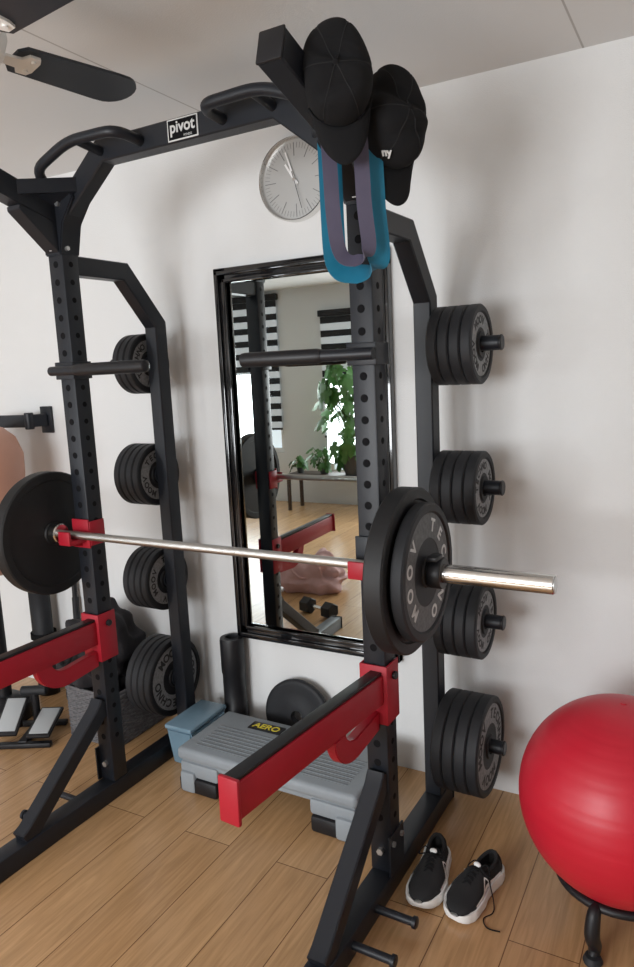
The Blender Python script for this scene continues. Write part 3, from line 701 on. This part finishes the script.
    MB().ell((cxo(0.43), -Ln*(0.40-0.5), top(0.42)+0.006), (0.012, 0.007, 0.008)).build('tongue_tab', M['sole'], root)
    return root
shoe('black running shoe with white sole, left of the pair, next to the rack foot', -0.724, 1.905, radians(6), 1)
shoe('black running shoe with white sole and loose lace, right of the pair, nearer the ball', -0.576, 1.90, radians(-13), -1)

# ------------------------------------------------------------ aerobic step
stp = thing('aerobic_step', 'grey plastic aerobic step platform on black risers under the mirror', 'step platform', (-1.385, 2.14, 0), (0, 0, radians(-1)))
sw, sd_, zt = 0.78, 0.34, 0.178
mb = MB(); mb.box((0, 0, zt-0.025), (sw, sd_, 0.05), bev=0.018, seg=4)
mb.box((0, 0, zt-0.055), (sw-0.03, sd_-0.03, 0.03), bev=0.006)
for sx in (-1, 1):
    mb.box((sx*(sw/2-0.10), 0, zt-0.085), (0.18, sd_-0.01, 0.06), bev=0.012)
mb.build('platform', M['grey'], stp)
mb = MB()
for k in range(8): mb.box((0, -0.115+k*0.022, zt+0.0005), (sw-0.12, 0.006, 0.003), bev=0.0012)
mb.build('grip_ribs', M['greyd'], stp)
for sx in (-1, 1):
    mb = MB(); mb.box((sx*(sw/2-0.095), 0, 0.032), (0.18, sd_+0.005, 0.062), bev=0.012)
    mb.box((sx*(sw/2-0.095), 0, 0.072), (0.15, sd_-0.03, 0.02), bev=0.004)
    mb.build('riser', M['black_pl'], stp)
    MB().box((sx*(sw/2-0.05), -sd_/2+0.02, 0.045), (0.07, 0.055, 0.085), bev=0.012).build('riser_block', M['grey'], stp)
lc = (-0.145, 0.098)
mb = MB().box((lc[0], lc[1], zt+0.003), (0.15, 0.055, 0.004), bev=0.001)
mb.mesh(text_me('AERO', 0.047, 0.0004, 0.001), 1, Matrix.Translation((lc[0], lc[1], zt+0.0056)))
mb.build('label_plate', [M['black_pl'], M['yellow']], stp)

# ------------------------------------------------------------ things by the wall
R0 = 0.157
ro = thing('weight_plate', 'single plain black disc leaning on the wall behind the grey step', 'weight plate', (-1.485, 2.415, 0))
prof = [(0.0262, 0.016), (0.05, 0.017), (0.06, 0.013), (R0-0.045, 0.011), (R0-0.02, 0.015), (R0-0.006, 0.013), (R0, 0.006)]
ob = MB().lathe(prof+[(r, -z) for r, z in reversed(prof)], 64, closed=True).build('disc', M['rubber'], ro, angle=60); ob.location = (0, 0, R0+0.002); ob.rotation_euler = (radians(84), 0, 0)

fr = thing('foam_roller', 'black hollow foam roller standing upright against the wall', 'foam roller', (-1.805, 2.42, 0))
MB().lathe([(0.034, 0), (0.050, 0), (0.053, 0.01), (0.053, 0.15), (0.050, 0.155), (0.050, 0.30), (0.053, 0.305), (0.053, 0.45), (0.050, 0.46), (0.034, 0.46)], 40, closed=True).build('foam_body', M['black_pl'], fr)
MB().lathe([(0.028, 0.001), (0.0335, 0.001), (0.0335, 0.462), (0.028, 0.462)], 32, closed=True).build('inner_core', M['rubber'], fr)

bn = thing('storage_bin', 'small translucent blue plastic bin between rack post and grey step', 'bin', (-1.872, 2.225, 0))
def frust(z0, z1, a0, b0, a1, b1, mb, mi=0):
    t = bmesh.new(); A = [t.verts.new((x*a0, y*b0, z0)) for x, y in ((-1, -1), (1, -1), (1, 1), (-1, 1))]; B = [t.verts.new((x*a1, y*b1, z1)) for x, y in ((-1, -1), (1, -1), (1, 1), (-1, 1))]
    for k in range(4): t.faces.new((A[k], A[(k+1) % 4], B[(k+1) % 4], B[k]))
    t.faces.new(A[::-1]); t.faces.new(B); bmesh.ops.bevel(t, geom=t.edges[:], offset=0.006, segments=2, affect='EDGES'); mb._add(t, mi)
mb = MB(); frust(0, 0.16, 0.055, 0.10, 0.064, 0.12, mb); mb.build('bin_body', M['bin'], bn)
MB().box((0, 0, 0.17), (0.138, 0.25, 0.02), bev=0.007).build('lid', M['bin'], bn)

bk = thing('woven_basket', 'grey patterned woven storage basket on the floor left of the rack post', 'basket', (-2.365, 2.27, 0))
mb = MB(); a = 0.14; b = 0.16; h = 0.235
for (cx, cy, sx, sy) in ((0, -b, 2*a, 0.012), (0, b, 2*a, 0.012), (-a, 0, 0.012, 2*b), (a, 0, 0.012, 2*b)): mb.box((cx, cy, h/2), (sx, sy, h), bev=0.004)
mb.box((0, 0, 0.006), (2*a, 2*b, 0.01))
for k in range(25):
    z = 0.010+k*0.0091; loop = []
    cs = [(-a, -b), (a, -b), (a, b), (-a, b)]
    for e in range(4):
        p0 = V((*cs[e], 0)); p1 = V((*cs[(e+1) % 4], 0)); nn = V(((p1-p0).y, -(p1-p0).x, 0)).normalized()
        for j in range(20):
            off = 0.006+0.0028*(1 if (j//2+k) % 2 else -1)
            loop.append(p0+(p1-p0)*(j+0.5)/20+nn*off+V((0, 0, z)))
    mb.tube(loop, 0.0040, 5, closed=True)
mb.build('woven_body', M['basket'], bk, angle=60)
MB().tube([(-a, -b, h), (a, -b, h), (a, b, h), (-a, b, h)], 0.010, 8, closed=True).build('rim', M['basket'], bk)
def lump(seed, amp, lo=8, hi=26):
    rnd = random.Random(seed); ph = [(rnd.uniform(lo, hi), rnd.uniform(0, 6), V((rnd.uniform(-1, 1), rnd.uniform(-1, 1), rnd.uniform(-1, 1))).normalized()) for _ in range(8)]
    def f(p):
        return p*(1+amp*sum(sin(p.dot(d)*k+q) for k, q, d in ph)/3)
    return f
bg = thing('gym_bag', 'crumpled black cloth bag slumped on the woven basket', 'bag', (-2.43, 2.25, 0.245))
lg_ = lump(3, 0.14, 20, 75)
def bagfn(p):
    q = lg_(p)
    fold = 0.012*abs(sin(p.x*38+p.z*22+3*sin(p.y*15)))+0.010*abs(sin(p.x*21-p.z*30+p.y*12))
    q = q*(1-fold*4)
    return V((max(-0.17, min(0.17, q.x)), max(-0.17, min(0.17, q.y)), max(-0.13, q.z*(1+0.25*sin(p.x*14+1)))))
MB().ell((0, 0, 0.13), (0.175, 0.165, 0.165), nu=90, nv=56, e1=0.7, e2=0.75, fn=bagfn).build('bag_body', M['bagcloth'], bg, angle=70)
MB().tube(smooth_path([(-0.08, -0.13, 0.20), (-0.09, -0.18, 0.22), (-0.02, -0.19, 0.12), (0.05, -0.18, 0.20), (0.09, -0.13, 0.18)], 8), 0.009, 8).build('strap', M['cloth'], bg)

pb = thing('punching_bag', 'tan padded free-standing punching bag at the left edge', 'punching bag', (-2.96, 2.12, 0))
MB().lathe([(0, 0.72), (0.10, 0.72), (0.15, 0.76), (0.175, 0.88), (0.185, 1.02), (0.205, 1.18), (0.208, 1.27), (0.18, 1.35), (0.13, 1.395), (0.06, 1.415), (0, 1.42)], 48).build('padded_body', M['tan'], pb, angle=70)
MB().cyl((0, 0, 0.08), (0, 0, 0.73), 0.035).build('post', M['black_pl'], pb)
MB().lathe([(0, 0), (0.13, 0), (0.135, 0.02), (0.12, 0.07), (0.06, 0.11), (0, 0.11)], 40).build('base', M['black_pl'], pb)

wbk = thing('wall_bracket', 'black folding steel bracket bolted to the wall at far left', 'bracket', (-2.87, WY, 1.41))
MB().box((0, -0.008, 0), (0.075, 0.014, 0.13), bev=0.003).build('wall_plate', st, wbk)
MB().rect([(0, -0.015, 0), (-0.03, -0.09, 0), (-0.25, -0.12, 0)], (0, 0, 1), 0.06, 0.035).build('arm', st, wbk)
MB().cyl((-0.03, -0.09, -0.04), (-0.03, -0.09, 0.04), 0.022, bev=0.003).build('hinge', st, wbk)

k = thing('kettlebell', 'black kettlebell on the floor left of the woven basket', 'kettlebell', (-2.66, 2.34, 0))
MB().ell((0, 0, 0.085), (0.085, 0.085, 0.083), nu=32, nv=20).build('bell', M['rubber'], k)
MB().tube(smooth_path([(-0.045, 0, 0.14), (-0.055, 0, 0.19), (-0.03, 0, 0.215), (0.03, 0, 0.215), (0.055, 0, 0.19), (0.045, 0, 0.14)], 6), 0.014, 12).build('handle', M['steel'], k)
ms = thing('mini_stepper', 'small black stepper with two tilted grey pedals on the left floor', 'stepper', (-2.68, 2.03, 0.0), (0, 0, radians(28)))
mb = MB(); mb.box((0, 0.10, 0.012), (0.26, 0.03, 0.022), bev=0.004); mb.box((0, -0.10, 0.012), (0.26, 0.03, 0.022), bev=0.004); mb.box((0, 0, 0.018), (0.04, 0.2, 0.022), bev=0.004)
mb.cyl((0, 0.08, 0.02), (0, 0.08, 0.19), 0.018); mb.build('base_frame', M['black_pl'], ms)
MB().cyl((-0.06, 0.08, 0.185), (0.06, 0.08, 0.185), 0.022, bev=0.004).build('roller', M['rubber'], ms)
for s, tl, zc in ((-1, 30, 0.105), (1, 12, 0.07)):
    rt = Matrix.Rotation(radians(tl), 3, 'X')
    pd = MB().box((s*0.075, -0.01, zc), (0.105, 0.20, 0.016), bev=0.006, rot=rt); pd.cyl((s*0.075, 0.06, 0.02), (s*0.075, 0.05, zc+0.01), 0.012)
    pd = pd.build('pedal', M['black_pl'], ms)
    MB().box((s*0.075, -0.012, zc+0.0095), (0.085, 0.17, 0.005), bev=0.001, rot=rt).build('tread', M['screen'], pd)
d = thing('dumbbell', 'black dumbbell on the floor at the bottom of the mirror reflection', 'dumbbell', (-2.22, 0.98, 0), (0, 0, radians(15)))
MB().cyl((-0.065, 0, 0.05), (0.065, 0, 0.05), 0.014).build('handle', M['chrome'], d)
for s in (-1, 1): MB().cyl((s*0.06, 0, 0.05), (s*0.135, 0, 0.05), 0.055, seg=6, bev=0.006).build('weight_head', M['rubber'], d)
er = thing('exercise_mat', 'dark rolled exercise mat standing against the wall at left', 'mat', (-2.98, 2.40, 0))
sp = []
for i in range(120):
    a = i*0.32; r = 0.012+0.0013*i*0.32*0.9
    sp.append((r*cos(a), r*sin(a)))
o = MB().grid([[(x, y, 0) for x, y in sp], [(x, y, 0.6) for x, y in sp]]).build('rolled_sheet', M['rubber'], er); o.modifiers.new('s', 'SOLIDIFY').thickness = 0.004
MB().lathe([(0.061, 0.3), (0.064, 0.3), (0.064, 0.33), (0.061, 0.33)], 24, closed=True).build('strap', M['cloth'], er)
po = thing('exercise_pole', 'thin black exercise pole leaning upright against the wall beside the rolled mat', 'pole', (-2.78, 2.43, 0))
MB().cyl((0, 0, 0.0), (0, 0.03, 0.78), 0.013, bev=0.002).build('shaft', M['black_pl'], po)
MB().cyl((0, 0.012, 0.30), (0, 0.0205, 0.52), 0.0165, bev=0.003).build('grip', M['rubber'], po)

# ------------------------------------------------------------ room behind the camera (seen in the mirror)
pk = thing('duffel_bag', 'crumpled dusty pink duffel bag on the floor, seen in the mirror', 'bag', (-2.58, 0.50, 0), (0, 0, radians(-12)))
lf_ = lump(9, 0.10, 20, 60)
def pinkfn(p):
    q = lf_(p); q = q*(1-0.10*abs(sin(p.x*26+p.z*20+2*sin(p.y*18))))
    z = q.z*(1.0+0.30*sin(p.x*11+0.6))*(1-0.30*exp(-((p.x-0.04)/0.05)**2))
    return V((q.x*(1+0.15*(p.z < 0)), q.y*(1+0.2*(p.z < 0)), max(-0.105, z)))
MB().ell((0, 0, 0.105), (0.27, 0.15, 0.15), nu=90, nv=50, e1=0.75, e2=0.7, fn=pinkfn).build('bag_body', M['pink'], pk, angle=70)
for s in (-1, 1): MB().tube(smooth_path([(-0.12, s*0.06, 0.20), (-0.10, s*0.13, 0.22), (0.00, s*0.16, 0.13), (0.07, s*0.10, 0.12)], 8), 0.010, 8).build('handle', M['pink'], pk)
tb = thing('side_table', 'low dark wooden bench holding plants under the window, seen in the mirror', 'table', (-3.75, -2.15, 0))
MB().box((0, 0, 0.40), (1.0, 0.36, 0.03), bev=0.004).build('tabletop', M['table'], tb)
for sx in (-1, 1):
    for sy in (-1, 1): MB().box((sx*0.46, sy*0.14, 0.1925), (0.035, 0.035, 0.385), bev=0.003).build('leg', M['table'], tb)
def plant(label, x, y, z, sc, n, seed, spread=0.32, hmin=0.15, hmax=1.0, ls=1.0, pot=1.0, bias=0.0):
    rnd = random.Random(seed)
    p = thing('potted_plant', label, 'plant', (x, y, z))
    MB().lathe([(0, 0), (0.09*sc*pot, 0), (0.12*sc*pot, 0.2*sc), (0.11*sc*pot, 0.2*sc), (0.10*sc*pot, 0.17*sc), (0, 0.17*sc)], 32).build('pot', M['pot'], p)
    stem = MB(); lf = MB()
    for i in range(n):
        a = rnd.uniform(0, 2*pi); hh = (hmin+hmax*i/n)*sc; rr_ = rnd.uniform(0.06, spread)*sc
        bx = bias*sin(3*i/n)
        tip = V((cos(a)*rr_+bx, sin(a)*rr_*0.6+0.05, hh+0.17*sc))
        stem.tube(smooth_path([(0, 0, 0.16*sc), (cos(a)*0.03+bx*0.4, sin(a)*0.03, hh*0.6+0.1*sc), tip], 6), 0.005*sc, 6)
        L = rnd.uniform(0.12, 0.24)*sc*ls; t = bmesh.new(); out = []
        for k in range(24):
            q = 2*pi*k/24; r = L*0.5*(1-0.25*cos(q))*(0.60 if k % 4 == 0 and 3 < k < 21 else 1.0)
            out.append((r*sin(q)*0.75, -r*cos(q)+L*0.35, -0.15*r*abs(sin(q))-0.1*abs(r*cos(q))))
        c = t.verts.new((0, L*0.2, 0)); vs = [t.verts.new(q) for q in out]
        for k in range(24): t.faces.new((c, vs[k], vs[(k+1) % 24]))
        Mx = Matrix.Translation(tip) @ Matrix.Rotation(a-pi/2, 4, 'Z') @ Matrix.Rotation(-radians(rnd.uniform(30, 95)), 4, 'X')
        lf._add(t, 0, Mx)
    stem.build('stems', M['stem'], p); lf.build('leaves', M['leaf'], p)
plant('tall loose climbing green plant by the striped window, seen in the mirror', -3.44, -2.12, 0.4155, 1.1, 62, 5, 0.27, 0.05, 1.08, 1.0, 0.9, -0.10)
plant('small bushy green plant on the bench left of the tall plant, seen in the mirror', -3.82, -2.15, 0.4155, 0.55, 26, 8, 0.26, 0.05, 0.36, 1.1, 0.9)
plant('smallest green plant at the far left end of the bench, seen in the mirror', -4.13, -2.15, 0.4155, 0.42, 20, 11, 0.26, 0.05, 0.30, 1.1, 0.9)

# ------------------------------------------------------------ lights
def area(name, loc, rot, sx, sy, power, col):
    l = bpy.data.lights.new(name, 'AREA'); l.shape = 'RECTANGLE'; l.size = sx; l.size_y = sy; l.energy = power; l.color = col
    o = bpy.data.objects.new(name, l); C.objects.link(o); o.location = loc; o.rotation_euler = rot; return o
area('added_daylight_c', (-1.6, YB-0.02, 1.48), (pi/2, 0, 0), 1.6, 1.3, 125, (0.95, 0.975, 1.0))  # added main light, set in the invented third window behind the camera
area('daylight_window_b', (-3.42, YB+0.10, 1.0), (pi/2, 0, 0), 0.95, 1.0, 26, (0.90, 0.95, 1.0))
area('daylight_window_a', (-5.1, YB+0.10, 1.1), (pi/2, 0, 0), 0.9, 0.9, 32, (0.90, 0.95, 1.0))
w = bpy.data.worlds.new('World'); S.world = w; w.use_nodes = True
w.node_tree.nodes['Background'].inputs[0].default_value = (0.85, 0.92, 1, 1); w.node_tree.nodes['Background'].inputs[1].default_value = 1.0
S.view_settings.view_transform = 'Standard'

# ------------------------------------------------------------ camera
cd = bpy.data.cameras.new('camera'); cam = bpy.data.objects.new('camera', cd); C.objects.link(cam)
right = V((0.877, 0.478, -0.0474)).normalized(); fwd = V((-0.479, 0.863, -0.159)).normalized()
fwd = (fwd-right*fwd.dot(right)).normalized(); up = right.cross(fwd)
Mx = Matrix((right, up, -fwd)).transposed().to_4x4(); Mx.translation = V((0, 0, 1.6)); cam.matrix_world = Mx
cd.sensor_fit = 'VERTICAL'; cd.sensor_height = 36; cd.lens = 720/967*36; cd.clip_start = 0.05
S.camera = cam
